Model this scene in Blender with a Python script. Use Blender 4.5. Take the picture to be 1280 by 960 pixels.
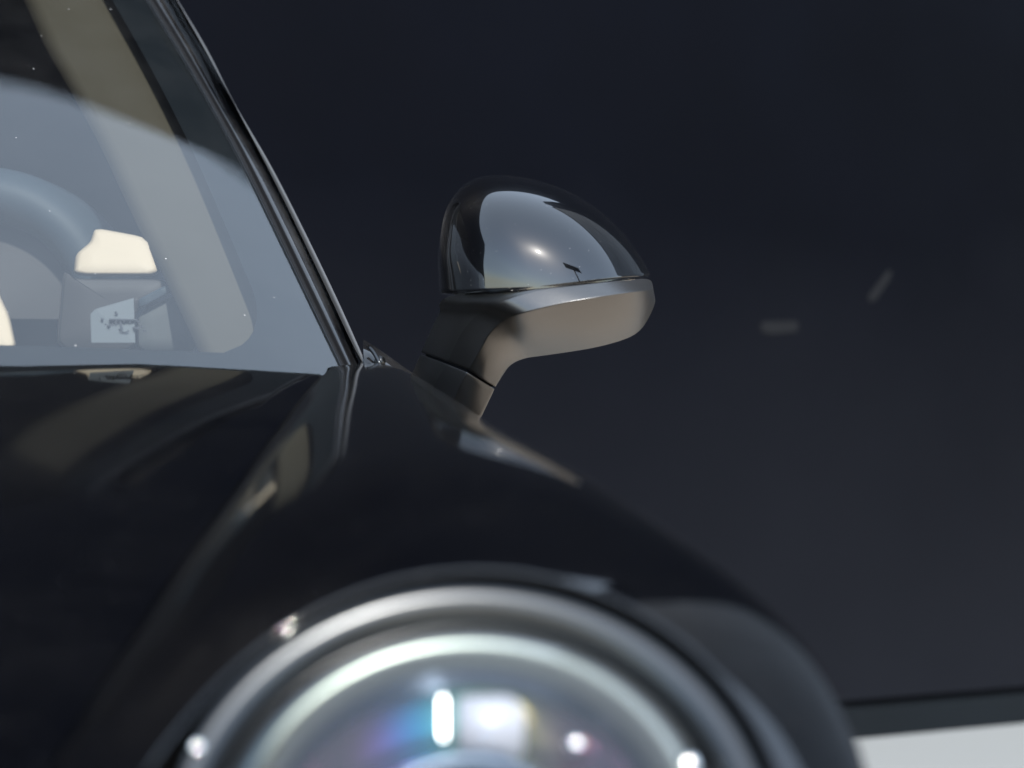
import bpy, bmesh, math, random
import numpy as np
from mathutils import Vector, noise

random.seed(3)
for o in list(bpy.data.objects):
    bpy.data.objects.remove(o)
S = bpy.context.scene
COL = S.collection
R = math.radians

# ------------------------------------------------------------------ camera
F = 2460.0            # pixels per unit slope in a 1280 px wide frame
HX, HY = 640.0, 560.0 # principal point / horizon in that frame
CZ = 0.75             # eye height above z = 0 (car datum); the ground is a little lower
GZ = -0.15
cam = bpy.data.cameras.new("camera")
camo = bpy.data.objects.new("camera", cam); COL.objects.link(camo)
camo.location = (0, 0, CZ); camo.rotation_euler = (R(90), 0, 0)
cam.sensor_width = 36; cam.lens = F/1280*36
cam.shift_y = (HY-480)/1280
cam.clip_start = 0.05; cam.clip_end = 3000
cam.dof.use_dof = True; cam.dof.focus_distance = 2.03; cam.dof.aperture_fstop = 4.6
S.camera = camo

# ------------------------------------------------------------------ light
SUN_EL, SUN_AZ = R(42), R(13)      # azimuth: to the right of straight behind the camera
sd = Vector((math.sin(SUN_AZ)*math.cos(SUN_EL), -math.cos(SUN_AZ)*math.cos(SUN_EL), math.sin(SUN_EL)))
sun = bpy.data.lights.new("sun", 'SUN'); sun.energy = 3.0; sun.angle = R(0.55); sun.color = (1, .955, .88)
suno = bpy.data.objects.new("sun", sun); COL.objects.link(suno)
suno.rotation_euler = sd.to_track_quat('Z', 'Y').to_euler()
suno.location = (2, -6, 8)
W = bpy.data.worlds.new("World"); S.world = W; W.use_nodes = True
nt = W.node_tree
for n in list(nt.nodes): nt.nodes.remove(n)
sky = nt.nodes.new("ShaderNodeTexSky"); sky.sky_type = 'NISHITA'; sky.sun_disc = False
sky.sun_elevation = SUN_EL
# the sky node measures its rotation clockwise from +Y
sky.sun_rotation = math.atan2(sd.x, sd.y)
sky.air_density = 1.0; sky.dust_density = 0.5; sky.ozone_density = 1.2
bg = nt.nodes.new("ShaderNodeBackground"); bg.inputs['Strength'].default_value = 0.115
wo = nt.nodes.new("ShaderNodeOutputWorld")
# a thin, even veil of high haze over the blue
hz = nt.nodes.new("ShaderNodeMix"); hz.data_type = 'RGBA'; hz.blend_type = 'ADD'
hz.inputs[0].default_value = 1.0; hz.inputs[7].default_value = (3.0, 3.4, 3.65, 1)
nt.links.new(sky.outputs[0], hz.inputs[6]); nt.links.new(hz.outputs[2], bg.inputs[0]); nt.links.new(bg.outputs[0], wo.inputs[0])
S.view_settings.view_transform = 'Standard'; S.view_settings.look = 'None'
S.view_settings.gamma = 1; S.view_settings.use_curve_mapping = False
S.view_settings.exposure = 1.6
S.cycles.max_bounces = 10; S.cycles.transparent_max_bounces = 16
S.cycles.caustics_reflective = False; S.cycles.caustics_refractive = False
S.cycles.use_denoising = True
S.cycles.sample_clamp_indirect = 6
S.cycles.filter_width = 1.5

# ------------------------------------------------------------------ helpers
def P(px, py, Y):
    return Vector(((px-HX)*Y/F, Y, CZ-(py-HY)*Y/F))

def tag(o, label=None, cat=None, group=None, kind=None):
    if label: o['label'] = label
    if cat: o['category'] = cat
    if group: o['group'] = group
    if kind: o['kind'] = kind
    return o

def empty(name, loc, label, cat, group=None):
    o = bpy.data.objects.new(name, None); COL.objects.link(o)
    o.location = loc; o.empty_display_size = .1
    return tag(o, label, cat, group)

def link(name, me, mat, parent=None, smooth=True):
    o = bpy.data.objects.new(name, me); COL.objects.link(o)
    if mat: me.materials.append(mat)
    if smooth:
        me.polygons.foreach_set('use_smooth', [True]*len(me.polygons))
    me.update()
    if parent is not None:
        o.parent = parent
        # geometry is written in world coordinates: cancel the parents' offset
        t = Vector((0, 0, 0)); p = parent
        while p is not None:
            t += p.location; p = p.parent
        o.location = -t
    return o

def mesh(name, verts, faces):
    me = bpy.data.meshes.new(name)
    me.from_pydata([tuple(v) for v in verts], [], faces)
    me.update()
    return me

def grid_faces(m, n, wrap_m=False, wrap_n=False, off=0):
    f = []
    for i in range(m if wrap_m else m-1):
        for j in range(n if wrap_n else n-1):
            a = i*n+j; b = i*n+(j+1) % n
            c = ((i+1) % m)*n+(j+1) % n; d = ((i+1) % m)*n+j
            f.append((a+off, b+off, c+off, d+off))
    return f

def fix_normals(me, towards=None):
    bm = bmesh.new(); bm.from_mesh(me)
    if towards is None:
        bmesh.ops.recalc_face_normals(bm, faces=bm.faces)
    else:
        s = 0.0
        for f in bm.faces:
            s += f.normal.dot((towards-f.calc_center_median()).normalized())*f.calc_area()
        if s < 0: bmesh.ops.reverse_faces(bm, faces=bm.faces)
    bm.to_mesh(me); bm.free(); me.update()

def grid(name, rows, mat, parent=None, wrap_m=False, wrap_n=False, towards=Vector((0, 0, CZ)), smooth=True):
    rows = [[Vector(p) for p in r] for r in rows]
    m, n = len(rows), len(rows[0])
    me = mesh(name, [p for r in rows for p in r], grid_faces(m, n, wrap_m, wrap_n))
    fix_normals(me, towards)
    return link(name, me, mat, parent, smooth)

def cspline(xs, ys, closed=False):
    """natural cubic spline, vector valued"""
    xs = np.asarray(xs, float); ys = np.asarray(ys, float)
    if ys.ndim == 1: ys = ys[:, None]
    n = len(xs); h = np.diff(xs)
    A = np.zeros((n, n)); B = np.zeros((n, ys.shape[1]))
    A[0, 0] = A[-1, -1] = 1
    for i in range(1, n-1):
        A[i, i-1] = h[i-1]; A[i, i] = 2*(h[i-1]+h[i]); A[i, i+1] = h[i]
        B[i] = 6*((ys[i+1]-ys[i])/h[i]-(ys[i]-ys[i-1])/h[i-1])
    M = np.linalg.solve(A, B)
    def f(x):
        x = np.atleast_1d(np.asarray(x, float))
        i = np.clip(np.searchsorted(xs, x)-1, 0, n-2)
        a = (xs[i+1]-x)[:, None]; b = (x-xs[i])[:, None]; hh = h[i][:, None]
        return (M[i]*a**3+M[i+1]*b**3)/(6*hh)+(ys[i]/hh-M[i]*hh/6)*a+(ys[i+1]/hh-M[i+1]*hh/6)*b
    return f

def mono(xs, ys):
    """monotone (pchip) interpolation, scalar"""
    xs = np.asarray(xs, float); ys = np.asarray(ys, float)
    if xs[0] > xs[-1]: xs, ys = xs[::-1], ys[::-1]
    h = np.diff(xs); d = np.diff(ys)/h
    m = np.zeros(len(xs)); m[0], m[-1] = d[0], d[-1]
    for i in range(1, len(xs)-1):
        if d[i-1]*d[i] > 0:
            w1 = 2*h[i]+h[i-1]; w2 = h[i]+2*h[i-1]
            m[i] = (w1+w2)/(w1/d[i-1]+w2/d[i])
    def f(x):
        x = np.asarray(x, float)
        i = np.clip(np.searchsorted(xs, x)-1, 0, len(xs)-2)
        t = (x-xs[i])/h[i]
        return ((2*t**3-3*t**2+1)*ys[i]+(t**3-2*t**2+t)*h[i]*m[i]
                + (-2*t**3+3*t**2)*ys[i+1]+(t**3-t**2)*h[i]*m[i+1])
    return f

def resample(pts, n, smooth=True):
    pts = np.array([tuple(p) for p in pts], float)
    d = np.r_[0, np.cumsum(np.linalg.norm(np.diff(pts, axis=0), axis=1))]
    t = np.linspace(0, d[-1], n)
    if smooth:
        out = cspline(d, pts)(t)
    else:
        out = np.stack([np.interp(t, d, pts[:, k]) for k in range(pts.shape[1])], 1)
    return out

def round_poly(pts, rad, seg=4, flat=1):
    """polyline with its inner corners rounded by quadratic arcs (rad = list of cut lengths)"""
    pts = [Vector(p) for p in pts]; out = [pts[0]]
    for i in range(1, len(pts)-1):
        a, b, c = pts[i-1], pts[i], pts[i+1]
        r1 = min(rad[i-1], (a-b).length*.45); r2 = min(rad[i-1], (c-b).length*.45)
        p = b+(a-b).normalized()*r1 if (a-b).length > 1e-9 else b
        q = b+(c-b).normalized()*r2 if (c-b).length > 1e-9 else b
        for k in range(seg+1):
            t = k/seg
            out.append(p*(1-t)**2+b*2*t*(1-t)+q*t*t)
    out.append(pts[-1])
    return out

def box_bm(bm, lo, hi):
    vs = [bm.verts.new((x, y, z)) for x in (lo[0], hi[0]) for y in (lo[1], hi[1]) for z in (lo[2], hi[2])]
    for f in ((0, 1, 3, 2), (4, 6, 7, 5), (0, 4, 5, 1), (2, 3, 7, 6), (0, 2, 6, 4), (1, 5, 7, 3)):
        bm.faces.new([vs[i] for i in f])

def box(name, lo, hi, mat, parent=None, bevel=0.0, xf=None):
    bm = bmesh.new(); box_bm(bm, lo, hi)
    if bevel: bmesh.ops.bevel(bm, geom=bm.edges[:], offset=bevel, segments=2, affect='EDGES')
    if xf: bm.transform(xf)
    bmesh.ops.recalc_face_normals(bm, faces=bm.faces)
    me = bpy.data.meshes.new(name); bm.to_mesh(me); bm.free()
    return link(name, me, mat, parent, smooth=False)

def tube(name, pts, rad, mat, parent=None, seg=10, caps=True):
    pts = [Vector(p) for p in pts]; rings = []
    if not hasattr(rad, '__len__'): rad = [rad]*len(pts)
    for i, p in enumerate(pts):
        t = (pts[min(i+1, len(pts)-1)]-pts[max(i-1, 0)]).normalized()
        u = t.cross(Vector((0, 0, 1)))
        if u.length < 1e-4: u = Vector((1, 0, 0))
        u.normalize(); v = t.cross(u)
        rings.append([p+(u*math.cos(2*math.pi*k/seg)+v*math.sin(2*math.pi*k/seg))*rad[i] for k in range(seg)])
    f = grid_faces(len(rings), seg, wrap_n=True)
    if caps:
        f.append(tuple(range(seg))); f.append(tuple((len(rings)-1)*seg+k for k in range(seg)))
    me = mesh(name, [p for r in rings for p in r], f); fix_normals(me)
    return link(name, me, mat, parent)

def lathe(name, prof, frame, mat, parent=None, seg=96, sx=1.0, sy=1.0, closed=False):
    """profile of (radius, height) turned round the frame's axis"""
    C, a, b, n = frame; rows = []
    for (r, h) in prof:
        rows.append([C+a*(r*sx*math.cos(2*math.pi*k/seg))+b*(r*sy*math.sin(2*math.pi*k/seg))+n*h for k in range(seg)])
    me = mesh(name, [p for r in rows for p in r], grid_faces(len(rows), seg, wrap_m=closed, wrap_n=True))
    if closed: fix_normals(me)
    else: fix_normals(me, C+n*5)
    return link(name, me, mat, parent)

# ------------------------------------------------------------------ materials
def nodes(name):
    m = bpy.data.materials.new(name); m.use_nodes = True
    t = m.node_tree; b = t.nodes['Principled BSDF']
    return m, t, b

def setp(b, **k):
    names = {'sheenr': 'Sheen Roughness', 'col': 'Base Color', 'rough': 'Roughness', 'metal': 'Metallic', 'spec': 'Specular IOR Level', 'ior': 'IOR',
             'coat': 'Coat Weight', 'coatr': 'Coat Roughness', 'coati': 'Coat IOR', 'trans': 'Transmission Weight',
             'film': 'Thin Film Thickness', 'filmi': 'Thin Film IOR', 'sheen': 'Sheen Weight'}
    for q, v in k.items():
        if q == 'col': v = (*v, 1)
        b.inputs[names[q]].default_value = v

def add_noise(t, scale, detail=4, rough=.6, coord='Object'):
    tc = t.nodes.new('ShaderNodeTexCoord'); n = t.nodes.new('ShaderNodeTexNoise')
    n.inputs['Scale'].default_value = scale; n.inputs['Detail'].default_value = detail
    n.inputs['Roughness'].default_value = rough
    t.links.new(tc.outputs[coord], n.inputs['Vector'])
    return n

def ramp(t, src, stops):
    r = t.nodes.new('ShaderNodeValToRGB')
    el = r.color_ramp.elements
    while len(el) < len(stops): el.new(.5)
    for e, (p, c) in zip(el, stops):
        e.position = p; e.color = (*c, 1) if hasattr(c, '__len__') else (c, c, c, 1)
    t.links.new(src, r.inputs[0])
    return r

def dust_specks(t, scale, size, keep=.25):
    """0/1 mask of tiny round specks, a few of the cells of a voronoi pattern"""
    tc = t.nodes.new('ShaderNodeTexCoord'); v = t.nodes.new('ShaderNodeTexVoronoi')
    v.inputs['Scale'].default_value = scale
    t.links.new(tc.outputs['Object'], v.inputs['Vector'])
    lt = t.nodes.new('ShaderNodeMath'); lt.operation = 'LESS_THAN'; lt.inputs[1].default_value = size
    t.links.new(v.outputs['Distance'], lt.inputs[0])
    sp = t.nodes.new('ShaderNodeSeparateColor'); t.links.new(v.outputs['Color'], sp.inputs[0])
    l2 = t.nodes.new('ShaderNodeMath'); l2.operation = 'LESS_THAN'; l2.inputs[1].default_value = keep
    t.links.new(sp.outputs[0], l2.inputs[0])
    mu = t.nodes.new('ShaderNodeMath'); mu.operation = 'MULTIPLY'
    t.links.new(lt.outputs[0], mu.inputs[0]); t.links.new(l2.outputs[0], mu.inputs[1])
    return mu

def mixcol(t, fac, a, b):
    m = t.nodes.new('ShaderNodeMix'); m.data_type = 'RGBA'
    m.inputs[6].default_value = (*a, 1); m.inputs[7].default_value = (*b, 1)
    t.links.new(fac, m.inputs[0])
    return m.outputs[2]

def paint(name, dust=.02, speck=.25, coati=1.5, spec=0.0, sheen=.010, cr=.016):
    m, t, b = nodes(name)
    setp(b, col=(.002, .0022, .003), rough=.25, coat=1.0, coatr=.018, coati=coati, ior=1.45, spec=spec, sheen=sheen, sheenr=.25)
    n = add_noise(t, 9, 5, .6)
    r = ramp(t, n.outputs[0], [(.38, 0.0), (.75, 1.0)])
    film = mixcol(t, r.outputs[0], (.0006, .0007, .0012), (.0006+dust, .0007+dust*.97, .0012+dust*.95))
    sp = dust_specks(t, 330, .16, speck)
    m2 = t.nodes.new('ShaderNodeMix'); m2.data_type = 'RGBA'
    t.links.new(sp.outputs[0], m2.inputs[0]); t.links.new(film, m2.inputs[6])
    m2.inputs[7].default_value = (.06, .06, .06, 1)
    t.links.new(m2.outputs[2], b.inputs['Base Color'])
    n2 = add_noise(t, 40, 4, .6)
    r2 = ramp(t, n2.outputs[0], [(.3, cr), (.8, cr*2.1)])
    t.links.new(r2.outputs[0], b.inputs['Coat Roughness'])
    return m

M_paint = paint('black_paint', .0016, .05, cr=.04)
M_cap = paint('black_paint_gloss', .0006, .04, 1.62, .05)
M_dusty = paint('black_paint_dusty', .02, .2)

def plastic(name, col, rough, bump=.0):
    m, t, b = nodes(name)
    setp(b, col=col, rough=rough, ior=1.5 if rough > .4 else 1.8)
    n = add_noise(t, 60, 5, .65)
    lo = tuple(c*.85 for c in col); hi = tuple(c*1.2 for c in col)
    t.links.new(ramp(t, n.outputs[0], [(.3, lo), (.7, hi)]).outputs[0], b.inputs['Base Color'])
    if bump:
        g = add_noise(t, 900, 2, .5)
        bp = t.nodes.new('ShaderNodeBump'); bp.inputs['Strength'].default_value = bump; bp.inputs['Distance'].default_value = .0006
        t.links.new(g.outputs[0], bp.inputs['Height']); t.links.new(bp.outputs[0], b.inputs['Normal'])
    return m

M_satin = plastic('satin_black_plastic', (.008, .0075, .0072), .34, .25)
M_rubber = plastic('black_rubber', (.004, .004, .0045), .6)
M_rubber.node_tree.nodes['Principled BSDF'].inputs['Specular IOR Level'].default_value = .15

def simple(name, **k):
    m, t, b = nodes(name); setp(b, **k); return m

M_gap = simple('dark_gap', col=(.002, .0022, .003), rough=.8, spec=.05)
M_chrome = simple('chrome', col=(.75, .75, .76), metal=1, rough=.06)
M_glint_bead = simple('polished_glint_bead', col=(.9, .9, .88), metal=1, rough=.10)
M_silver = simple('satin_silver_ring', col=(.06, .062, .064), metal=1, rough=.3)
M_white_ring = simple('pale_inner_ring', col=(.21, .214, .21), metal=.8, rough=.34, ior=2.2, film=330, filmi=1.6)
M_rail = simple('grey_rail', col=(.05, .051, .054), rough=.35)
M_bowl = simple('blue_grey_reflector', col=(.10, .125, .16), metal=.9, rough=.38)
M_block = simple('white_lamp_block', col=(.34, .35, .39), rough=.25)
M_lens_ball = simple('coated_projector_glass', col=(.03, .05, .08), rough=.03, spec=.9, ior=1.7, film=420, filmi=1.9)
def film_mat():
    m, t, b = nodes('iridescent_coated_glass')
    setp(b, col=(.02, .025, .03), rough=.16, ior=2.3, film=400, filmi=1.85)
    # coating thickness changes slowly from one side of the collar to the other
    tc = t.nodes.new('ShaderNodeTexCoord'); sx = t.nodes.new('ShaderNodeSeparateXYZ'); t.links.new(tc.outputs['Object'], sx.inputs[0])
    n = add_noise(t, 16, 2, .5)
    ma = t.nodes.new('ShaderNodeMath'); ma.operation = 'MULTIPLY_ADD'; ma.inputs[1].default_value = .03
    t.links.new(n.outputs[0], ma.inputs[0]); t.links.new(sx.outputs[0], ma.inputs[2])
    mr = t.nodes.new('ShaderNodeMapRange'); mr.inputs[1].default_value = -.055; mr.inputs[2].default_value = .105
    mr.inputs[3].default_value = 210; mr.inputs[4].default_value = 430
    t.links.new(ma.outputs[0], mr.inputs[0]); t.links.new(mr.outputs[0], b.inputs['Thin Film Thickness'])
    return m
M_film = film_mat()
M_cream = simple('cream_leather', col=(.34, .275, .205), rough=.6, spec=.2)
M_tan = simple('tan_pillar_trim', col=(.042, .037, .028), rough=.8, spec=.1)
M_pale = simple('pale_grey_trim', col=(.05, .052, .052), rough=.7, spec=.1)
M_hoodleather = simple('blue_black_leather', col=(.016, .024, .032), rough=.6, spec=.2)
M_brown = simple('grey_brown_trim', col=(.025, .022, .021), rough=.6, spec=.2)
M_inner = simple('dark_interior', col=(.008, .008, .009), rough=.8, spec=.1)
M_frit = simple('black_ceramic_border', col=(.0035, .005, .0065), rough=.6, spec=.08)
M_paper = simple('pale_sticker_paper', col=(.06, .066, .07), rough=.7)
M_ink = simple('black_print', col=(.02, .02, .025), rough=.6)

def glass(name, tint, k, dusty=True, film=False):
    m = bpy.data.materials.new(name); m.use_nodes = True
    t = m.node_tree
    for n in list(t.nodes): t.nodes.remove(n)
    out = t.nodes.new('ShaderNodeOutputMaterial')
    tr = t.nodes.new('ShaderNodeBsdfTransparent'); tr.inputs[0].default_value = (*tint, 1)
    gl = t.nodes.new('ShaderNodeBsdfGlossy'); gl.inputs['Roughness'].default_value = .004
    fr = t.nodes.new('ShaderNodeFresnel'); fr.inputs['IOR'].default_value = 1.5
    mu = t.nodes.new('ShaderNodeMath'); mu.operation = 'MULTIPLY'; mu.inputs[1].default_value = k; mu.use_clamp = True
    t.links.new(fr.outputs[0], mu.inputs[0])
    mx = t.nodes.new('ShaderNodeMixShader')
    t.links.new(mu.outputs[0], mx.inputs[0]); t.links.new(tr.outputs[0], mx.inputs[1]); t.links.new(gl.outputs[0], mx.inputs[2])
    last = mx.outputs[0]
    if dusty:
        df = t.nodes.new('ShaderNodeBsdfDiffuse'); df.inputs[0].default_value = (.5, .5, .5, 1)
        sp = dust_specks(t, 95, .085, .05)
        n = add_noise(t, 14, 4, .6); r = ramp(t, n.outputs[0], [(.35, .001), (.8, .007)])
        mxm = t.nodes.new('ShaderNodeMath'); mxm.operation = 'MULTIPLY_ADD'; mxm.inputs[1].default_value = .5
        t.links.new(sp.outputs[0], mxm.inputs[0]); t.links.new(r.outputs[0], mxm.inputs[2])
        m2 = t.nodes.new('ShaderNodeMixShader')
        t.links.new(mxm.outputs[0], m2.inputs[0]); t.links.new(last, m2.inputs[1]); t.links.new(df.outputs[0], m2.inputs[2])
        last = m2.outputs[0]
    t.links.new(last, out.inputs[0])
    return m
M_glass = glass('windscreen_glass', (.86, .9, .9), 1.22)
M_sideglass = glass('side_glass', (.6, .64, .64), 1.6)
M_lens = glass('lamp_lens', (.95, .96, .97), 1.2, dusty=False)

def ground_mat(name, c0, c1, rough=.85, scale=1.2):
    m, t, b = nodes(name)
    setp(b, rough=rough)
    n = add_noise(t, scale, 8, .65); n2 = add_noise(t, 55, 4, .7)
    ad = t.nodes.new('ShaderNodeMath'); ad.operation = 'ADD'
    t.links.new(n.outputs[0], ad.inputs[0]); t.links.new(n2.outputs[0], ad.inputs[1])
    t.links.new(ramp(t, ad.outputs[0], [(.35*2, c0), (.62, c1)] if False else [(.75/2, c0), (.62, c1)]).outputs[0], b.inputs['Base Color'])
    bp = t.nodes.new('ShaderNodeBump'); bp.inputs['Strength'].default_value = .3; bp.inputs['Distance'].default_value = .01
    t.links.new(n2.outputs[0], bp.inputs['Height']); t.links.new(bp.outputs[0], b.inputs['Normal'])
    return m
M_ground = ground_mat('sandy_concrete', (.26, .213, .165), (.37, .305, .238))
M_pave = ground_mat('pale_pavement', (.125, .132, .132), (.175, .182, .18))

def wall_mat(name, col, rough, spec=.12):
    m, t, b = nodes(name)
    setp(b, col=col, rough=rough, spec=spec)
    n = add_noise(t, .8, 6, .6)
    t.links.new(ramp(t, n.outputs[0], [(.3, tuple(c*.8 for c in col)), (.75, tuple(c*1.35 for c in col))]).outputs[0], b.inputs['Base Color'])
    n2 = add_noise(t, 3, 5, .6)
    t.links.new(ramp(t, n2.outputs[0], [(.3, rough-.06), (.8, rough+.08)]).outputs[0], b.inputs['Roughness'])
    return m
def wall_bounce_paint():
    """blue-black paint, unevenly paler low down where ground bounce is painted in"""
    m = wall_mat('blue_black_wall_paint', (.0008, .0010, .0022), .45, .03)
    t = m.node_tree; b = t.nodes['Principled BSDF']
    src = b.inputs['Base Color'].links[0].from_socket
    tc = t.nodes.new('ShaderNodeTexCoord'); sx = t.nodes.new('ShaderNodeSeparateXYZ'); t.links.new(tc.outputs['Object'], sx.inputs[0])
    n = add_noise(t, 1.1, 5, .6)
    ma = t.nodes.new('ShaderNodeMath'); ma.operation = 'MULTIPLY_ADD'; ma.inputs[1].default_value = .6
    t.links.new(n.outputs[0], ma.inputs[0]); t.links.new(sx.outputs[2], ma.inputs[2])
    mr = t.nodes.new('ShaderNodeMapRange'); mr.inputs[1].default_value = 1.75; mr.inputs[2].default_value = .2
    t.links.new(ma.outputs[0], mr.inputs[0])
    mx = t.nodes.new('ShaderNodeMix'); mx.data_type = 'RGBA'; mx.inputs[7].default_value = (.0058, .0064, .0086, 1)  # bounce light from the ground, put into the lower wall colour
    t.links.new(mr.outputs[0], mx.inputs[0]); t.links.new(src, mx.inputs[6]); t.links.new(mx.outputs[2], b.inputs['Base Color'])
    return m
M_wall = wall_bounce_paint()
M_plinth = wall_mat('dark_base_board', (.0026, .0038, .0052), .5)
M_grey = wall_mat('grey_cladding', (.032, .041, .054), .5)
M_smudge = simple('scuff_mark', col=(.0042, .0045, .0056), rough=.6, spec=.1)

# ------------------------------------------------------------------ ground and buildings
g = box('ground', (-200, -200, GZ-.3), (200, 200, GZ), M_ground); tag(g, kind='structure')
WA = Vector((1.06, 6.07, 0)); WD = Vector((.867, .498, 0)).normalized(); WN = Vector((WD.y, -WD.x, 0))  # faces the camera
def wall_pt(s, z, off=0): return WA+WD*s+WN*off+Vector((0, 0, z))
def wall_box(name, s0, s1, z0, z1, o0, o1, mat, parent, bevel=0):
    from mathutils import Matrix
    xf = Matrix(((WD.x, WN.x, 0, WA.x), (WD.y, WN.y, 0, WA.y), (0, 0, 1, 0), (0, 0, 0, 1)))
    return box(name, (s0, min(o0, o1), z0), (s1, max(o0, o1), z1), mat, parent, bevel, xf)

WALL_TOP = 5.49
bl = empty('dark_building', wall_pt(0, GZ), 'blue black painted building wall behind the black car', 'building')
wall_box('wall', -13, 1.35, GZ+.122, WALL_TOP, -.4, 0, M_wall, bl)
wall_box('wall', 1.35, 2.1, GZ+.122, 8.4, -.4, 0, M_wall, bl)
wall_box('base_board', -13, 2.1, GZ+.002, GZ+.10, -.4, .012, M_plinth, bl)
wall_box('shadow_gap', -13, 2.1, GZ+.10, GZ+.122, -.4, -.02, M_gap, bl)
def on_wall(px, py):
    d = P(px, py, 1.0)-Vector((0, 0, CZ)); o = Vector((0, 0, CZ))
    return o+d*((WA-o).dot(WN)/d.dot(WN))
for pts in ([(950, 404), (955, 402), (994, 401), (998, 404), (996, 415), (962, 418), (952, 415)],
            [(1108, 339), (1114, 338), (1112, 349), (1094, 375), (1086, 378), (1085, 369)]):
    vs = [on_wall(x, y)+WN*.002 for x, y in pts]
    me = mesh('scuff_mark', vs, [tuple(range(len(vs)))]); fix_normals(me, Vector((0, 0, CZ)))
    link('scuff_mark', me, M_smudge, bl, False)
pv = wall_box('pavement', -13, 2.1, GZ-.1, GZ+.004, .0135, 1.6, M_pave, None); tag(pv, kind='structure')

sb = empty('grey_building', (8, 7.2, GZ), 'tall grey clad building standing right of the black wall', 'building')
for k in range(10):
    for q in range(3):
        box('panel', (2.95+1.2*k, 7.12, GZ+.3+2.9*q), (2.95+1.2*k+1.18, 7.3, GZ+.3+2.9*q+2.88), M_grey, sb, .004)
box('core', (2.94, 7.31, GZ+.01), (15, 9, 8.9), M_plinth, sb)
box('fascia', (2.92, 7.08, 8.905), (15.02, 9.02, 9.2), M_plinth, sb)
box('base_board', (2.94, 7.11, GZ+.01), (15, 7.305, GZ+.295), M_plinth, sb)

# things that only the glossy mirror cap sees: a billboard, a far building, trees
BX, BY = 12.5, -11.0
bb = empty('billboard', (BX, BY, GZ), 'dark billboard high on a single steel post across the road', 'billboard')
from mathutils import Matrix
brot = Matrix.Translation((BX, BY, 0)) @ Matrix.Rotation(R(30), 4, 'Z')
tube('post', [(BX, BY, GZ), (BX, BY, 11.6)], .3, M_plinth, bb)
box('panel', (-2.9, -.2, 11.6), (2.9, .2, 13.4), M_plinth, bb, .03, brot)
box('catwalk', (-2.9, .25, 11.2), (2.9, .8, 11.3), M_plinth, bb, 0, brot)
box('lamp_rail', (-2.9, .8, 11.5), (2.9, .88, 11.6), M_plinth, bb, 0, brot)

fb = empty('far_building', (24, -34, GZ), 'pale low building across the road behind the billboard', 'building')
box('wall', (16, -38, GZ), (40, -32, 4.5), M_pave, fb)
for k in range(8):
    box('window', (17.5+2.7*k, -31.99, 1.2), (19.0+2.7*k, -31.9, 3.0), M_plinth, fb)
M_leaf = simple('dark_leaf', col=(.035, .05, .025), rough=.6)
M_bark = simple('bark', col=(.10, .08, .06), rough=.8)
def tree(x, y, h, w, label):
    t = empty('tree', (x, y, GZ), label, 'tree', 'trees across the road')
    tube('trunk', [(x, y, GZ), (x+.1, y, h*.35), (x+.05, y+.1, h*.6)], [.2, .14, .08], M_bark, t, 7)
    vs, fs = [], []; rnd = random.Random(int(x*7))
    for _ in range(900):
        d = Vector((rnd.gauss(0, 1), rnd.gauss(0, 1), rnd.gauss(0, 1))).normalized()*rnd.random()**.4
        lump = 1+.5*noise.noise(d*2.3)
        c = Vector((x+d.x*w*lump, y+d.y*w*lump, h*.65+d.z*h*.35*lump))
        a = Vector((rnd.gauss(0, 1), rnd.gauss(0, 1), rnd.gauss(0, 1))).normalized()*.22
        b = a.orthogonal().normalized()*.16
        k = len(vs); vs += [c-a, c+b, c+a, c-b]; fs.append((k, k+1, k+2, k+3))
    link('crown', mesh('crown', vs, fs), M_leaf, t, False)
tree(19, -10, 4.6, 1.6, 'bushy dark tree across the road nearest the far building')
tree(17, -3.5, 3.6, 1.3, 'smaller bushy dark tree across the road beside the grey building')

# ------------------------------------------------------------------ the car
car = empty('sports_car', P(620, 560, 1.5)*1.0+Vector((0, 0, GZ-CZ)), 'glossy black sports car with round headlight, cream interior and door mirror', 'car')
CP = Vector((-.83, 1.81, 0)); NL = Vector((.978, .21, 0)).normalized(); DR = Vector((-.21, .978, 0)).normalized()
def car_pt(l, r, z): return CP+NL*l+DR*r+Vector((0, 0, z))
def lr(p): q = Vector((p.x, p.y, 0))-CP; return q.dot(NL), q.dot(DR)

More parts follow.
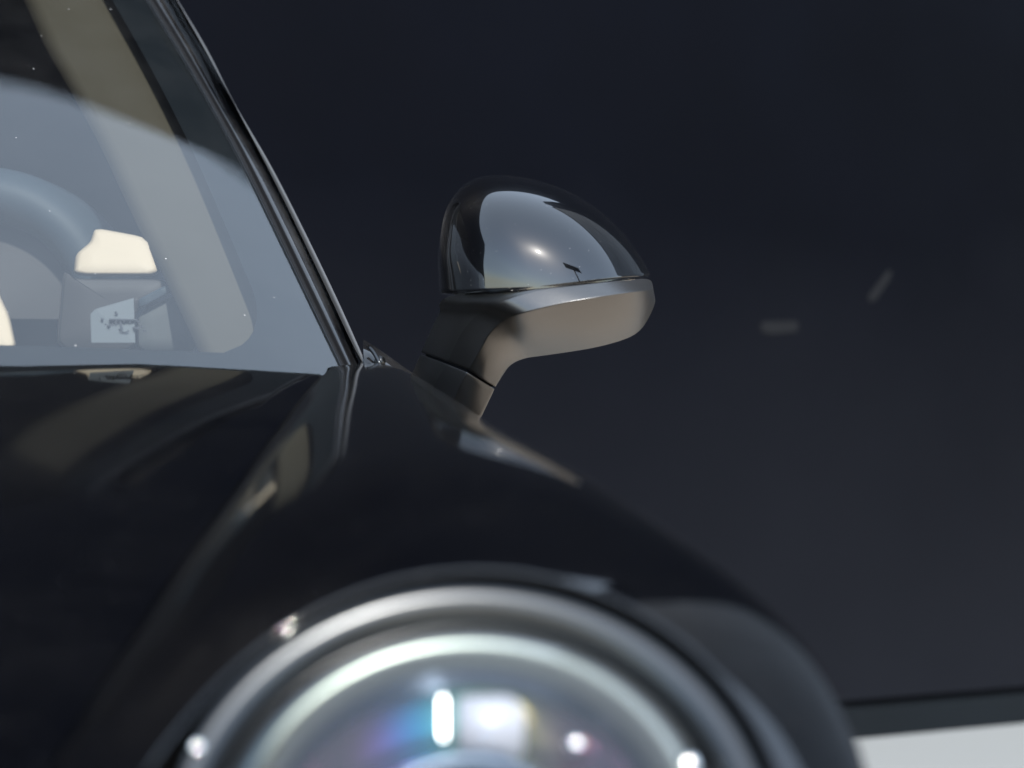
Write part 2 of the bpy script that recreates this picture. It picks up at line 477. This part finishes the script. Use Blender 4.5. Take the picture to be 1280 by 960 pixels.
# --- fender: sections S (hood seam), F (inner flank), C (crest), T (shoulder), O (side), L (low side)
def zh(Y): return .454+.207*Y
ST = [
 (.50, (-.20, .40), (-.16, .40), (-.01, .37), (.07, .33), (.08, .24), (.08, .12)),
 (.62, (-.193, .50), (-.158, .515), (-.01, .51), (.10, .44), (.108, .37), (.105, .12)),
 (.72, (-.190, .585), (-.155, .600), (-.01, .60), (.125, .50), (.132, .42), (.132, .14)),
 (.80, (-.187, .617), (-.152, .624), (-.01, .662), (.1425, .577), (.150, .49), (.15, .18)),
 (.86, (-.186, .631), (-.152, .651), (-.01, .6945), (.1476, .6205), (.162, .535), (.164, .2)),
 (.885, (-.186, .637), (-.152, .663), (-.012, .7026), (.1440, .6375), (.165, .545), (.167, .2)),
 (.92, (-.186, .644), (-.151, .676), (-.015, .7118), (.1378, .6558), (.168, .56), (.17, .2)),
 (1.0, (-.185, .661), (-.150, .701), (-.025, .735), (.115, .6818), (.165, .59), (.175, .2)),
 (1.1, (-.184, .682), (-.150, .722), (-.04, .754), (.085, .7062), (.152, .62), (.17, .2)),
 (1.3, (-.180, .723), (-.151, .757), (-.075, .779), (.0317, .739), (.12, .65), (.15, .2)),
 (1.5, (-.176, .7645), (-.152, .786), (-.10, .800), (-.018, .769), (.08, .68), (.125, .2)),
 (1.7, (-.172, .803), (-.150, .8135), (-.117, .8185), (-.0657, .8005), (.04, .71), (.095, .2)),
 (1.86, (-.170, .827), (-.15, .829), (-.128, .830), (-.100, .822), (.01, .73), (.075, .2)),
]
ys = [s[0] for s in ST]
NS, NY = 64, 150
ctrl = np.array([[list(p) for p in s[1:]] for s in ST])          # station, point, xz
def fender_sheet(fy, n1, n2):
    ci = np.stack([cspline(ys, ctrl[:, k, :])(fy) for k in range(6)], 1)
    out = []
    for i, Y in enumerate(fy):
        q = ci[i]
        t = np.r_[0, np.cumsum(np.linalg.norm(np.diff(q, axis=0), axis=1)**.7)]
        tt = np.r_[np.linspace(0, t[4], n1), np.linspace(t[4], t[5], n2)[1:]]
        r = [Vector((x, Y, z)) for x, z in cspline(t, q)(tt)]
        e = r[0]                                  # rolled seam edge
        out.append([e+Vector((-.0025, 0, -.02)), e+Vector((-.0025, 0, -.006)), e+Vector((-.0018, 0, -.0018))]+r)
    return out
fender_rows = fender_sheet(np.r_[np.linspace(.5, .95, 70), np.linspace(.95, 1.86, 90)[1:]], 52, 8)
# headlight frame
HC = Vector((-.0180, .787, .5895)); HB = Vector((0, .64, .768)).normalized(); HA = Vector((1, 0, 0)); HN = HA.cross(HB)
if HN.y > 0: HN = -HN
SX = .985; HF = (HC, HA*SX, HB, HN)
def hl_r(p):
    d = p-HC
    return math.hypot(d.dot(HA)/SX, d.dot(HB)) if abs(d.dot(HN)) < .13 else 9
from mathutils.bvhtree import BVHTree
fine = fender_sheet(np.linspace(.55, 1.15, 260), 150, 6)
tree_f = BVHTree.FromPolygons([p for r in fine for p in r], grid_faces(len(fine), len(fine[0])))
bm = bmesh.new()
bv = [bm.verts.new(p) for r in fender_rows for p in r]
for f in grid_faces(len(fender_rows), len(fender_rows[0])):
    c = sum((bv[i].co for i in f), Vector())/4
    if hl_r(c) > .150: bm.faces.new([bv[i] for i in f])
bmesh.ops.recalc_face_normals(bm, faces=bm.faces)
# the sheet round the lamp is laid out in rings so that the opening is a clean oval
NPH, rings = 160, []
for rr in np.r_[np.linspace(.163, .1335, 9), .1318, .1310]:
    ring = []
    for k in range(NPH):
        a = 2*math.pi*k/NPH
        o = HC+(HA*SX*math.cos(a)+HB*math.sin(a))*rr+HN*.14
        h = tree_f.ray_cast(o, -HN, .3)
        p = h[0] if h[0] is not None else o-HN*.14
        ring.append(p+HN*.00025-(HN*.0012 if rr < .1315 else HN*0))
    rings.append(ring)
for d in (.004, .02, .06):
    rings.append([p-HN*d for p in rings[10]])
rv = [[bm.verts.new(p) for p in r] for r in rings]
for i in range(len(rv)-1):
    for k in range(NPH):
        # leave the part below the sheet's lower border out
        q = (rv[i][k], rv[i][(k+1) % NPH], rv[i+1][(k+1) % NPH], rv[i+1][k])
        f = bm.faces.new(q); f.normal_update()
        if i < 9 and f.normal.dot(HN) < 0: f.normal_flip()
bmesh.ops.delete(bm, geom=[v for v in bm.verts if not v.link_faces], context='VERTS')
me = bpy.data.meshes.new('fender'); bm.to_mesh(me); bm.free()
fender = link('fender', me, M_paint, car)

# --- hood: from the seam over the centre line to the far side
def center_x(Y):
    # centre plane: points CP + r*DR ; x at a given Y
    return CP.x+(Y-CP.y)*DR.x/DR.y
rows = []
hy = np.r_[np.linspace(.42, .75, 16), np.linspace(.75, 1.80, 80)[1:]]
seam = cspline(ys, ctrl[:, 0, :])
for Y in hy:
    sx, sz = seam(Y)[0]; sx -= .005
    l0, r0 = lr(Vector((sx, Y, 0)))
    row = []
    for k in range(49):
        u = 1-2*k/48                      # 1 at our seam, -1 at the far one
        l = l0*u
        crown = .018*(1-u*u)
        bow = -.16*(1-u*u)                # the rear edge runs forward at the middle
        fr = (Y-.42)/1.38
        rr = r0+bow*0
        z = sz-.001+crown
        p = car_pt(l, rr, z)
        row.append(p)
    e = row[0]
    row = [e+Vector((.0022, 0, -.02)), e+Vector((.0022, 0, -.006)), e+Vector((.0015, 0, -.0016))]+row
    rows.append(row)
# rolled rear edge
last = rows[-1]
rows.append([p+Vector((0, .006, -.004)) for p in last]); rows.append([p+Vector((0, .008, -.03)) for p in last])
grid('hood', rows, M_paint, car, towards=Vector((-.5, -1, 4)))
# dark cavity under the seam
grid('seam_gap', [[Vector((seam(Y)[0][0]-.012, Y, seam(Y)[0][1]-.019)), Vector((seam(Y)[0][0]+.008, Y, seam(Y)[0][1]-.019))] for Y in np.linspace(.45, 1.86, 60)], M_gap, car)

# --- windscreen edge curve along the pillar (inner), pillar outer curve
inner_px = [(184, 0), (217, 53), (256, 119), (288, 177), (309, 218), (366, 335), (425, 457)]
outer_px = [(231, 0), (259, 46), (297, 119), (339, 190), (350, 210), (400, 308), (430, 370), (462, 440)]
fi = mono([p[1] for p in inner_px][::-1] if False else [p[1] for p in inner_px], [p[0] for p in inner_px])
fo = mono([p[1] for p in outer_px], [p[0] for p in outer_px])
def xin(y):
    return float(fi(y)) if y > 0 else 184+(y)*.60
def xout(y):
    return float(fo(y)) if y > 0 else 231+(y)*.60
def Yp(y):      # depth of the pillar at image height y
    t = (457-y)/457
    return 1.93+.525*t+.091*t*t
NV = 60
vy = np.linspace(470, -60, NV)
E = [P(xin(y), y, Yp(y)) for y in vy]
O = [P(xout(y), y, Yp(y)+.018) for y in vy]

# --- glass
BOW0, BOW1, BOWE = .266, .133, 1.692
NU = 49
def glass_pt(i, u, inset=0.0):
    """i: level along the pillar, u: 1 at our pillar, -1 at the far one"""
    e = E[i]; l, r = lr(e)
    f = i/(NV-1)
    bow = BOW0*(1-f)+BOW1*f
    return car_pt(l*u, r-bow*(1-abs(u)**BOWE)+inset, e.z-inset*.4)
rows = [[glass_pt(i, 1-2*k/(NU-1)) for k in range(NU)] for i in range(NV)]
ws = grid('windscreen', rows, M_glass, car)
# black ceramic border on the inside: along the pillar and along the base, rounded inner corner
def band_width(i):
    f = i/(NV-1)
    return .058-.012*f
verts, faces = [], []
nb = 10
rows = []
for i in range(NV):
    l, r = lr(E[i]); w = band_width(i)
    z = E[i].z-E[2].z
    c = .075                                 # inner corner radius
    zz = z-.006
    if zz < c:
        k = max(0.0, 1-((c-max(zz, 0))/c)**2)**.5
        w = w+c*(1-k)*.9
    rows.append([glass_pt(i, 1-(w*k/nb)/l, .004) for k in range(nb+1)])
grid('black_border', rows, M_frit, ws)
rows = []
for i in range(0, 4):
    e = [glass_pt(i, 1-2*k/(NU-1), .0065) for k in range(NU)]
    rows.append(e)
grid('black_border', rows, M_frit, ws)

# --- seal, pillar, drip rail: swept across from E to O
def sweep(name, w0, w1, prof, mat, parent, n=None):
    rows = []
    for i in range(NV):
        a, b = E[i], O[i]
        t = (E[min(i+1, NV-1)]-E[max(i-1, 0)]).normalized()
        ac = (b-a); up = ac.cross(t).normalized()
        if up.y > 0: up = -up
        rows.append([a+ac*(w0+(w1-w0)*w)+up*h for w, h in prof])
    return grid(name, rows, mat, parent)
sweep('edge_trim', -.012, .025, [(0, -.002), (.1, .001), (.4, .0022), (.7, .0015), (1, -.003)], M_silver, ws)
sweep('windscreen_seal', .04, .30, [(0, -.004), (.06, -.001), (.45, -.001), (.5, -.005), (.6, -.005), (.66, .0), (.74, .0014), (.82, .0), (.95, -.003), (1, -.008)], M_rubber, ws)
pil = sweep('pillar', .31, .90, [(0, -.013), (.03, -.008), (.08, -.0065), (.3, -.0085), (.6, -.0115), (.85, -.0155), (.96, -.018), (1, -.024)], M_dusty, car)
sweep('drip_rail', .88, 1.0, [(0, -.023), (.1, -.014), (.35, -.0115), (.65, -.0118), (.9, -.015), (1.0, -.020), (1.02, -.035), (.6, -.065)], M_rail, pil)

# --- roof, rear deck
hd = E[-1]; l_h, r_h = lr(hd)
rows = []
prof = [(0, 0), (.25, .05), (.6, .065), (1.0, .03), (1.45, -.12), (1.9, -.34), (2.15, -.52)]
pr = cspline([p[0] for p in prof], [p[1] for p in prof])
for d in np.linspace(0, 2.15, 40):
    z = hd.z+float(pr(d)[0][0]); w = l_h+.05+.06*min(1, d)
    row = []
    for k in range(25):
        u = 1-2*k/24
        bow = BOW1*(1-abs(u)**BOWE)*max(0, 1-d/.6)
        row.append(car_pt(w*u, r_h+d-bow, z+.045*(1-u**2)*min(1, d/.3)-.03*abs(u)**6))
    rows.append(row)
grid('roof', rows, M_paint, car, towards=Vector((-1, 3, 9)))

# --- door: the fender's rear section carried backwards, window above it
base = fender_rows[-1][3:]
rows = []
for d in np.linspace(.004, 1.75, 36):
    rows.append([p+DR*d+NL*(.03*math.sin(min(1, d/1.2)*math.pi*.5)) + Vector((0, 0, .012*d)) for p in base])
door = grid('door', rows, M_paint, car, towards=Vector((3, 2, 3)))
# belt line on the door skin
belt = [rows[k][24] for k in range(len(rows))]
rows = []
top = resample([O[4], O[NV//2], O[-1], car_pt(l_h+.07, r_h+.6, hd.z+.03), car_pt(l_h+.10, r_h+1.2, hd.z-.1)], 30)
bel = resample([P(470, 452, 1.95), belt[10], belt[20], belt[35]], 30)
rows = []
for k in range(10):
    f = k/9
    rows.append([Vector(b)*(1-f)+Vector(t)*f-NL*.014 for b, t in zip(bel, top)])
grid('side_window', rows, M_sideglass, door, towards=Vector((4, 2, 1)))
tube('window_trim', [Vector(p)+NL*.004 for p in bel], .006, M_silver, door, 8)
# polished sail piece at the foot of the pillar
sail = [P(455, 426, 1.99), P(470, 437, 1.985), P(495, 454, 1.98), P(512, 468, 1.97), P(480, 470, 1.95), P(462, 462, 1.96)]
sr = []
for f in (0, .25, .5, .75, 1):
    a = [P(454, 424, 2.0), P(480, 441, 1.99), P(515, 466, 1.98), P(545, 486, 1.97)]
    b = [P(458, 470, 1.955), P(478, 474, 1.95), P(505, 484, 1.945), P(535, 500, 1.94)]
    sr.append([Vector(x)*(1-f)+Vector(y)*f+Vector((0, -.014*math.sin(f*math.pi), .0)) for x, y in zip(resample(a, 12), resample(b, 12))])
grid('sail_panel', sr, M_dusty, door)
tube('sail_trim', resample([P(461, 434, 1.965), P(468, 442, 1.955), P(475, 455, 1.945)], 10), .0022, M_silver, door, 8)

# --- interior
dash = empty_parent = None
rows = []
for i, (r, z) in enumerate([(-.20, .80), (-.02, .812), (.14, .80), (.30, .80), (.42, .82), (.47, .76), (.48, .5)]):
    rows.append([car_pt(l, r-.12*(1-(l/.66)**2), z) for l in np.linspace(.63, -.63, 30)])
dash = grid('dashboard', rows, M_brown, car, towards=Vector((0, 2, 5)))
# binnacle arch seen through the glass
AC = P(-20, 400, 2.42); ro, ri = 190*2.42/F, 122*2.42/F
rows = []
for k in range(41):
    th = math.pi*k/40
    d = Vector((math.cos(th), 0, math.sin(th)))
    prof = [(ri, .06), (ri, -.02), (ri+.012, -.05), (ri+.035, -.06), (ro-.012, -.045), (ro, -.01), (ro+.002, .06)]
    rows.append([AC+d*r+Vector((0, y, 0)) for r, y in round_poly([Vector((a, b, 0)) for a, b in prof], [.01]*5, 3) for r, y in [(r.x, r.y)]] if False else [AC+d*a+Vector((0, b, 0)) for a, b in prof])
grid('instrument_hood', rows, M_hoodleather, dash)
grid('instrument_back', [[AC+Vector((ri*1.02*math.cos(math.pi*k/30)*s, -.01-.02*(1-s), ri*1.02*math.sin(math.pi*k/30)*s)) for k in range(31)] for s in (1, .7, .4, .05)], M_brown, dash)
# cream end of the dash, its face tipped towards the windscreen
cr = []
A = [P(98, 336, 2.30), P(118, 283, 2.36), P(175, 292, 2.36), P(240, 305, 2.36)]
B = [P(92, 312, 2.31), P(92, 345, 2.29), P(160, 344, 2.29), P(240, 347, 2.29)]
def quadgrid(c00, c10, c11, c01, n=10, m=10, bulge=0.0):
    return [[(Vector(c00)*(1-u)+Vector(c10)*u)*(1-v)+(Vector(c01)*(1-u)+Vector(c11)*u)*v+Vector((0, -bulge*math.sin(u*math.pi)*math.sin(v*math.pi), 0))
             for u in np.linspace(0, 1, n)] for v in np.linspace(0, 1, m)]
def block(name, outline, Y0, depth, tilt, mat, parent, soft=.08):
    """padded solid: face outline (px) at depth Y0, rounded corners, its top leaning back by tilt"""
    pts = [Vector((x, y)) for x, y in outline]
    for _ in range(2):                             # corner cutting
        pts = [q for i in range(len(pts)) for q in (pts[i].lerp(pts[(i+1) % len(pts)], .13), pts[i].lerp(pts[(i+1) % len(pts)], .87))]
    ymax = max(p.y for p in pts); c = sum(pts, Vector((0, 0)))/len(pts)
    rows = []
    for ins, dy in ((1.0, -.003), (.6, -.003), (soft*2.2, -.003), (soft, 0.0), (soft*.3, .006), (0, .016), (0, depth)):
        rows.append([P(q.x, q.y, Y0+dy+(ymax-q.y)*tilt/100) for q in (p.lerp(c, ins) for p in pts)])
    return grid(name, rows, mat, parent, wrap_n=True)
block('dash_end_pad', [(91, 345), (95, 318), (113, 303), (119, 285), (184, 297), (206, 345)], 2.14, .15, .06, M_cream, dash)
block('dash_end_face', [(70, 440), (79, 338), (92, 349), (206, 349), (214, 362), (170, 386), (168, 440)], 2.14, .2, .0, M_brown, dash, .03)
block('pale_trim', [(172, 440), (172, 392), (222, 366), (252, 440)], 2.13, .1, .0, M_pale, dash, .03)
block('vent', [(172, 388), (172, 374), (212, 354), (219, 363)], 2.12, .06, .0, M_hoodleather, dash)
block('knee_pad', [(-60, 440), (-40, 395), (-5, 360), (12, 395), (22, 440)], 2.30, .1, .06, M_cream, dash)
# beige pillar lining behind the border
L1 = [(-10, -75), (30, 0), (55, 55), (92, 120), (124, 180), (169, 276), (201, 339), (251, 445), (262, 470)]
rows = []
f1 = mono([p[1] for p in L1], [p[0] for p in L1])
for y in np.linspace(468, -70, 40):
    a = P(float(f1(y)), y, Yp(y)+.055); b = P(xin(y)-6, y, Yp(y)+.018)
    rows.append([a+Vector((.03, .06, 0)), a+Vector((.004, .01, 0))]+[a.lerp(b, t)+Vector((0, -.012*math.sin(t*math.pi), 0)) for t in np.linspace(0, 1, 8)])
grid('pillar_lining', rows, M_tan, car)
# sticker in the low corner of the glass
def glass_hit(px, py):
    """point just inside the windscreen seen at a pixel"""
    best = None
    d = P(px, py, 1.0)-Vector((0, 0, CZ))
    for Y in np.linspace(1.6, 2.6, 400):
        p = Vector((0, 0, CZ))+d*Y
        # glass r at that height and lateral
        zs = [e.z for e in E]
        i = min(range(NV), key=lambda k: abs(zs[k]-p.z))
        l, r = lr(p); le, re_ = lr(E[i]); f = i/(NV-1)
        rg = re_-(BOW0*(1-f)+BOW1*f)*(1-abs(min(1, l/le))**BOWE)
        if r >= rg+.006: return p
    return p
def sticker_quad(name, pts, mat, parent, push=0.0):
    vs = [glass_hit(x, y)+Vector((0, push, 0)) for x, y in pts]
    me = mesh(name, vs, [tuple(range(len(vs)))]); fix_normals(me, Vector((0, 0, CZ)))
    return link(name, me, mat, parent, False)
sticker_quad('sticker', [(113, 428), (112, 392), (118, 386), (166, 372), (168, 428)], M_paper, ws, .004)
rnd = random.Random(5)
bmv, bmf = [], []
def stroke(x0, y0, x1, y1, w):
    dx, dy = x1-x0, y1-y0; L = math.hypot(dx, dy); nx, ny = -dy/L*w, dx/L*w
    k = len(bmv)
    for x, y in ((x0+nx, y0+ny), (x1+nx, y1+ny), (x1-nx, y1-ny), (x0-nx, y0-ny)):
        bmv.append(glass_hit(x, y)+Vector((0, .001, 0)))
    bmf.append((k, k+1, k+2, k+3))
def arc(cx, cy, rx, ry, a0, a1, w, n=5):
    for k in range(n):
        p = [a0+(a1-a0)*(k+q)/n for q in (0, 1)]
        stroke(cx+rx*math.cos(p[0]), cy+ry*math.sin(p[0]), cx+rx*math.cos(p[1]), cy+ry*math.sin(p[1]), w)
stroke(143, 391, 147, 391, 1.6); stroke(126, 398, 129, 399, 1.0)
arc(136, 404, 5.5, 3, 0, 2.8, 1.1); stroke(136, 399, 170, 399.5, .9); arc(150, 403, 6, 4, 2.5, 6, 1.0)
arc(155, 412, 6, 4, .2, 3.4, 1.3); arc(168, 404, 7, 4, 3.2, 6.6, 1.2); arc(172, 407, 6, 3, 0, 3, 1.4); stroke(178, 413, 183, 414, .9); stroke(150, 402, 153, 412, 1.2)
me = mesh('sticker_print', bmv, bmf); fix_normals(me, Vector((0, 0, CZ)))
link('sticker_print', me, M_ink, ws, False)

# --- door mirror ---------------------------------------------------------------
YM = 2.0
cap_c = (672.0, 358.0)
sil = [(818, 366), (812, 343), (803, 325), (790, 305), (765, 277), (730, 250), (690, 231), (650, 221), (620, 219), (592, 224), (573, 238), (560, 257),
       (552, 285), (547.5, 320), (548.5, 350), (553, 385), (572, 412), (610, 430), (672, 440), (740, 434), (795, 405)]
ang = [math.atan2(-(y-cap_c[1]), x-cap_c[0]) for x, y in sil]
rad = [math.hypot(x-cap_c[0], y-cap_c[1]) for x, y in sil]
ang = list(np.unwrap(ang))
an = np.array(ang); rd = np.array(rad)
aa = np.r_[an-2*math.pi, an, an+2*math.pi]; rr_ = np.r_[rd, rd, rd]
fR = cspline(aa, rr_)
def capR(th): return float(fR(th)[0][0])
BD, PP = .155, 2.4
def cap_depth(s):
    return YM-BD*max(0.0, 1-min(1, s)**PP)**(1/PP)
def cap_depth_px(x, y):
    th = math.atan2(-(y-cap_c[1]), x-cap_c[0]); s = math.hypot(x-cap_c[0], y-cap_c[1])/capR(th)
    return cap_depth(s)
seam_pts = [(540, 392), (553, 384), (558, 373), (566, 368.5), (580, 367), (620, 365), (660, 361.8), (700, 358), (760, 351.8), (800, 348.5), (830, 347.5)]
fs = mono([p[0] for p in seam_pts], [p[1] for p in seam_pts])
def seam_y(x): return float(fs(x))
NT, NR = 192, 60
rows = []
for k in range(NT):
    th = 2*math.pi*k/NT
    Rr = capR(th); c, s_ = math.cos(th), math.sin(th)
    # clip by the seam
    smax = 1.0
    for q in np.linspace(0, 1, 400):
        x, y = cap_c[0]+q*Rr*c, cap_c[1]-q*Rr*s_
        if y > seam_y(x): smax = q; break
    row = []
    for j in range(NR+1):
        q = smax*math.sin(j/NR*math.pi/2) if smax > .999 else smax*j/NR
        Y = cap_depth(q)
        row.append(P(cap_c[0]+q*Rr*c, cap_c[1]-q*Rr*s_, Y if True else Y))
    if smax > .999:
        e = row[-1]
        ctr = P(cap_c[0], cap_c[1], YM)
        row += [e+Vector((0, .018, 0))+(ctr-e)*.01, e+Vector((0, .034, 0))+(ctr-e)*.05, e+Vector((0, .04, 0))+(ctr-e)*.12]
    else:
        e = row[-1]
        row += [e+Vector((0, .001, -.0010)), e+Vector((0, .006, -.0012)), e+Vector((0, max(.012, YM+.03-e.y), -.0012))]
    rows.append(row)
# P() at the bulge's own depth would shrink the outline with perspective; keep it as seen
mirror_rows = rows
# bracket (lower shell), the part that carries the cap
stn = [  # A (top / left edge), B (upper crease), C (lower crease), D (lower / right edge)
 ((526.5, 440), (560, 452), (586, 461), (621, 484)),
 ((538, 414), (571, 427), (598, 441), (631.5, 467)),
 ((546, 397), (586, 404), (612, 417), (641, 456)),
 ((550, 387), (604, 389), (631, 400), (657, 449)),
 ((559, 371.5), (630, 376.5), (655, 391), (684, 445)),
 ((600, 364), (664, 365), (688, 382.5), (713, 441)),
 ((680, 358.8), (703, 358.8), (727, 375), (743, 436)),
 ((745, 353.5), (755, 353), (772, 367.5), (780, 426)),
 ((785, 350), (788, 350), (801, 363.5), (803, 411)),
 ((805, 348.6), (806, 349), (812.5, 362), (815, 390)),
 ((815, 354), (815.5, 355), (817, 363), (818.5, 374)),
]
yA = [2.075, 2.06, 2.04, 2.015] + [None]*7
yB = [2.0, 1.975, 1.945, 1.905] + [None]*7
yC = [1.962, 1.94, 1.915, 1.88] + [None]*7
yD = [1.981, 1.986, 1.994, 2.0, 1.998, 1.988, 1.975, 1.975, 1.98, 1.99, 2.0]
cols = []
for i, (a, b, c, d) in enumerate(stn):
    ya = yA[i] if yA[i] else cap_depth_px(*a)+.004
    yb = yB[i] if yB[i] else min(cap_depth_px(*b), cap_depth_px(a[0], a[1]))-.002
    yc = yC[i] if yC[i] else yb-.011
    if i == len(stn)-1: ya = yb = yc = 1.998
    cols.append([P(*a, ya), P(*b, yb), P(*c, yc), P(*d, yd := yD[i])])
cols = np.array([[list(p) for p in c] for c in cols])
tpar = np.r_[0, np.cumsum(np.linalg.norm(np.diff(cols[:, 2], axis=0), axis=1))]
tt = np.r_[np.linspace(0, tpar[-2], 90), np.linspace(tpar[-2], tpar[-1], 14)[1:]]
spl = np.stack([cspline(tpar, cols[:, k])(tt) for k in range(4)], 1)
rows = []
for i in range(len(tt)):
    A_, B_, C_, D_ = [Vector(p) for p in spl[i]]
    k = 1-i/len(tt)
    M_ = C_.lerp(D_, .5)+Vector((0, -.006, -.002))
    E_ = D_.lerp(A_, .25)+Vector((0, .045, 0)); G_ = A_.lerp(D_, .12)+Vector((0, .04, 0))
    pr_ = [A_, B_, C_, M_, D_, E_, G_]
    pts = round_poly(pr_, [.0014, .0016, .03, .006, .01], 5)
    rows.append(pts)
br = grid('side_mirror', rows, M_satin, car, wrap_n=True)
me = br.data
# close the two ends
bm = bmesh.new(); bm.from_mesh(me)
bed = [e for e in bm.edges if e.is_boundary]
bmesh.ops.holes_fill(bm, edges=bed, sides=0)
bmesh.ops.recalc_face_normals(bm, faces=bm.faces)
bm.to_mesh(me); bm.free()
me.polygons.foreach_set('use_smooth', [len(p.vertices) < 5 for p in me.polygons])

grid('mirror_cap', mirror_rows, M_cap, br, wrap_m=True, towards=None)
cap_o = bpy.data.objects['mirror_cap']; fix_normals(cap_o.data, Vector((0, -2, 1.5)))
# mirror glass on the far side
gv = [P(cap_c[0]+.86*capR(t)*math.cos(t), cap_c[1]-.86*capR(t)*math.sin(t), YM+.036) for t in np.linspace(0, 2*math.pi, 64, endpoint=False)]
me = mesh('mirror_glass', gv, [tuple(range(64))]); fix_normals(me, Vector((0, 9, 1)))
link('mirror_glass', me, M_chrome, br, False)
# foot below the split line
def offs(p, dx, dy): return (p[0]+dx, p[1]+dy)
ft = [((525, 444), (558, 456.5), (583, 466.5), (619, 488)),
      ((518, 460), (547, 474), (573, 487), (607, 513)),
      ((500, 500), (530, 512), (560, 525), (590, 548))]
fyv = [(2.076, 2.001, 1.965, 1.985), (2.084, 2.012, 1.978, 1.996), (2.10, 2.035, 2.003, 2.02)]
cc = np.array([[list(P(*p, y)) for p, y in zip(a, b)] for a, b in zip(ft, fyv)])
fsp = np.stack([cspline([0, 1, 2.6], cc[:, k])(np.linspace(0, 2.6, 16)) for k in range(4)], 1)
rows = []
for i in range(16):
    A_, B_, C_, D_ = [Vector(p) for p in fsp[i]]
    pr_ = [A_, B_, C_, C_.lerp(D_, .5)+Vector((0, -.004, 0)), D_, D_.lerp(A_, .25)+Vector((0, .045, 0)), A_.lerp(D_, .12)+Vector((0, .04, 0))]
    rows.append(round_poly(pr_, [.002, .002, .02, .005, .01], 5))
# a lip round the top edge
ctr = sum(rows[0], Vector())/len(rows[0])
up = (rows[0][0]-rows[4][0]).normalized()
rows = [[p.lerp(ctr, .5)+up*.0016 for p in rows[0]], [p.lerp(ctr, .05)+up*.0016 for p in rows[0]], [p.lerp(ctr, .012)+up*.0012 for p in rows[0]]]+rows
grid('mirror_foot', rows, M_satin, br, wrap_n=True)
# recessed neck in the split
neck = []
for f in (0, .5, 1):
    r = []
    for p in rows[3]:
        r.append(p.lerp(ctr, .10)+up*(.0055*f-.001))
    neck.append(r)
grid('neck', neck, M_gap, br, wrap_n=True)

# --- headlight -----------------------------------------------------------------
def arcprof(r0, r1, h0, h1, bul, n=10):
    out = []
    for k in range(n+1):
        t = k/n
        out.append((r0+(r1-r0)*t, h0+(h1-h0)*t+bul*math.sin(math.pi*t)))
    return out
hl = lathe('headlight', [(.083, .004), (.079, -.012), (.07, -.034), (.055, -.050), (.03, -.058), (.0005, -.06)], HF, M_bowl, car)
lathe('trim_ring', [(.131, -.02), (.131, -.004)]+arcprof(.1295, .1095, .001, .003, .008, 12)+[(.109, -.012)], HF, M_silver, hl)
lathe('gap_ring', [(.1105, -.006), (.107, -.008), (.1035, -.006)], HF, M_gap, hl)
lathe('inner_ring', [(.1045, -.01)]+arcprof(.104, .082, .002, -.004, .010, 14)+[(.081, -.012)], HF, M_white_ring, hl)
lathe('lens', [(.108, .004), (.1, .0125), (.08, .0245), (.055, .033), (.03, .038), (.0005, .04)], HF, M_lens, hl)
PCn = HC+HB*.002
PF = (PCn, HA, HB, HN)
lathe('projector_ring', [(.05, -.05), (.05, -.012)]+arcprof(.049, .040, -.010, -.010, .004, 8)+[(.039, -.03)], PF, M_bowl, hl)
lathe('coated_collar', [(.081, -.006), (.074, -.010), (.066, -.014), (.056, -.020), (.052, -.026)], HF, M_film, hl)
lathe('projector_lens', [(.040*math.sin(t), -.02+.024*math.cos(t)) for t in np.linspace(math.pi/2, .01, 16)], PF, M_lens_ball, hl)
def hl_pt(px, py, h=0.0):
    d = P(px, py, 1.0)-Vector((0, 0, CZ)); o = Vector((0, 0, CZ))
    t = (HC+HN*h-o).dot(HN)/d.dot(HN)
    return o+d*t
def hl_block(name, outline, h0, h1, mat, bev=.0015):
    bm = bmesh.new()
    fr = [bm.verts.new(hl_pt(x, y, h1)) for x, y in outline]; bk = [bm.verts.new(v.co+HN*(h0-h1)) for v in fr]
    n = len(fr); bm.faces.new(fr); bm.faces.new(bk[::-1])
    for i in range(n): bm.faces.new((fr[i], bk[i], bk[(i+1) % n], fr[(i+1) % n]))
    bmesh.ops.recalc_face_normals(bm, faces=bm.faces)
    bmesh.ops.bevel(bm, geom=bm.edges[:], offset=bev, segments=2, affect='EDGES', clamp_overlap=True)
    me = bpy.data.meshes.new(name); bm.to_mesh(me); bm.free()
    return link(name, me, mat, hl, True)
hl_block('lamp_block', [(572, 868), (640, 868), (655, 885), (655, 917), (572, 917)], -.045, .001, M_block)
M_glint = simple('glowing_sun_glint', col=(.9, .9, .9), rough=.3)
b = M_glint.node_tree.nodes['Principled BSDF']; b.inputs['Emission Color'].default_value = (1, 1, 1, 1); b.inputs['Emission Strength'].default_value = 4
hl_block('glint_strip', [(551, 871), (556, 871), (556, 909), (551, 909)], -.02, -.007, M_glint, .0004)  # sun glint imitated by a small glowing strip, not a lamp
def bead(px, py, h, r):  # polished spheres added in the headlight to throw sun glints
    c = hl_pt(px, py, h); bm = bmesh.new(); bmesh.ops.create_uvsphere(bm, u_segments=16, v_segments=10, radius=r)
    bmesh.ops.translate(bm, verts=bm.verts, vec=c)
    me = bpy.data.meshes.new('glint_bead'); bm.to_mesh(me); bm.free()
    link('glint_bead', me, M_glint_bead, hl)
bead(247, 935, .008, .0028); bead(322, 956, .004, .0048); bead(719, 932, -.006, .0042); bead(858, 958, .004, .0062)
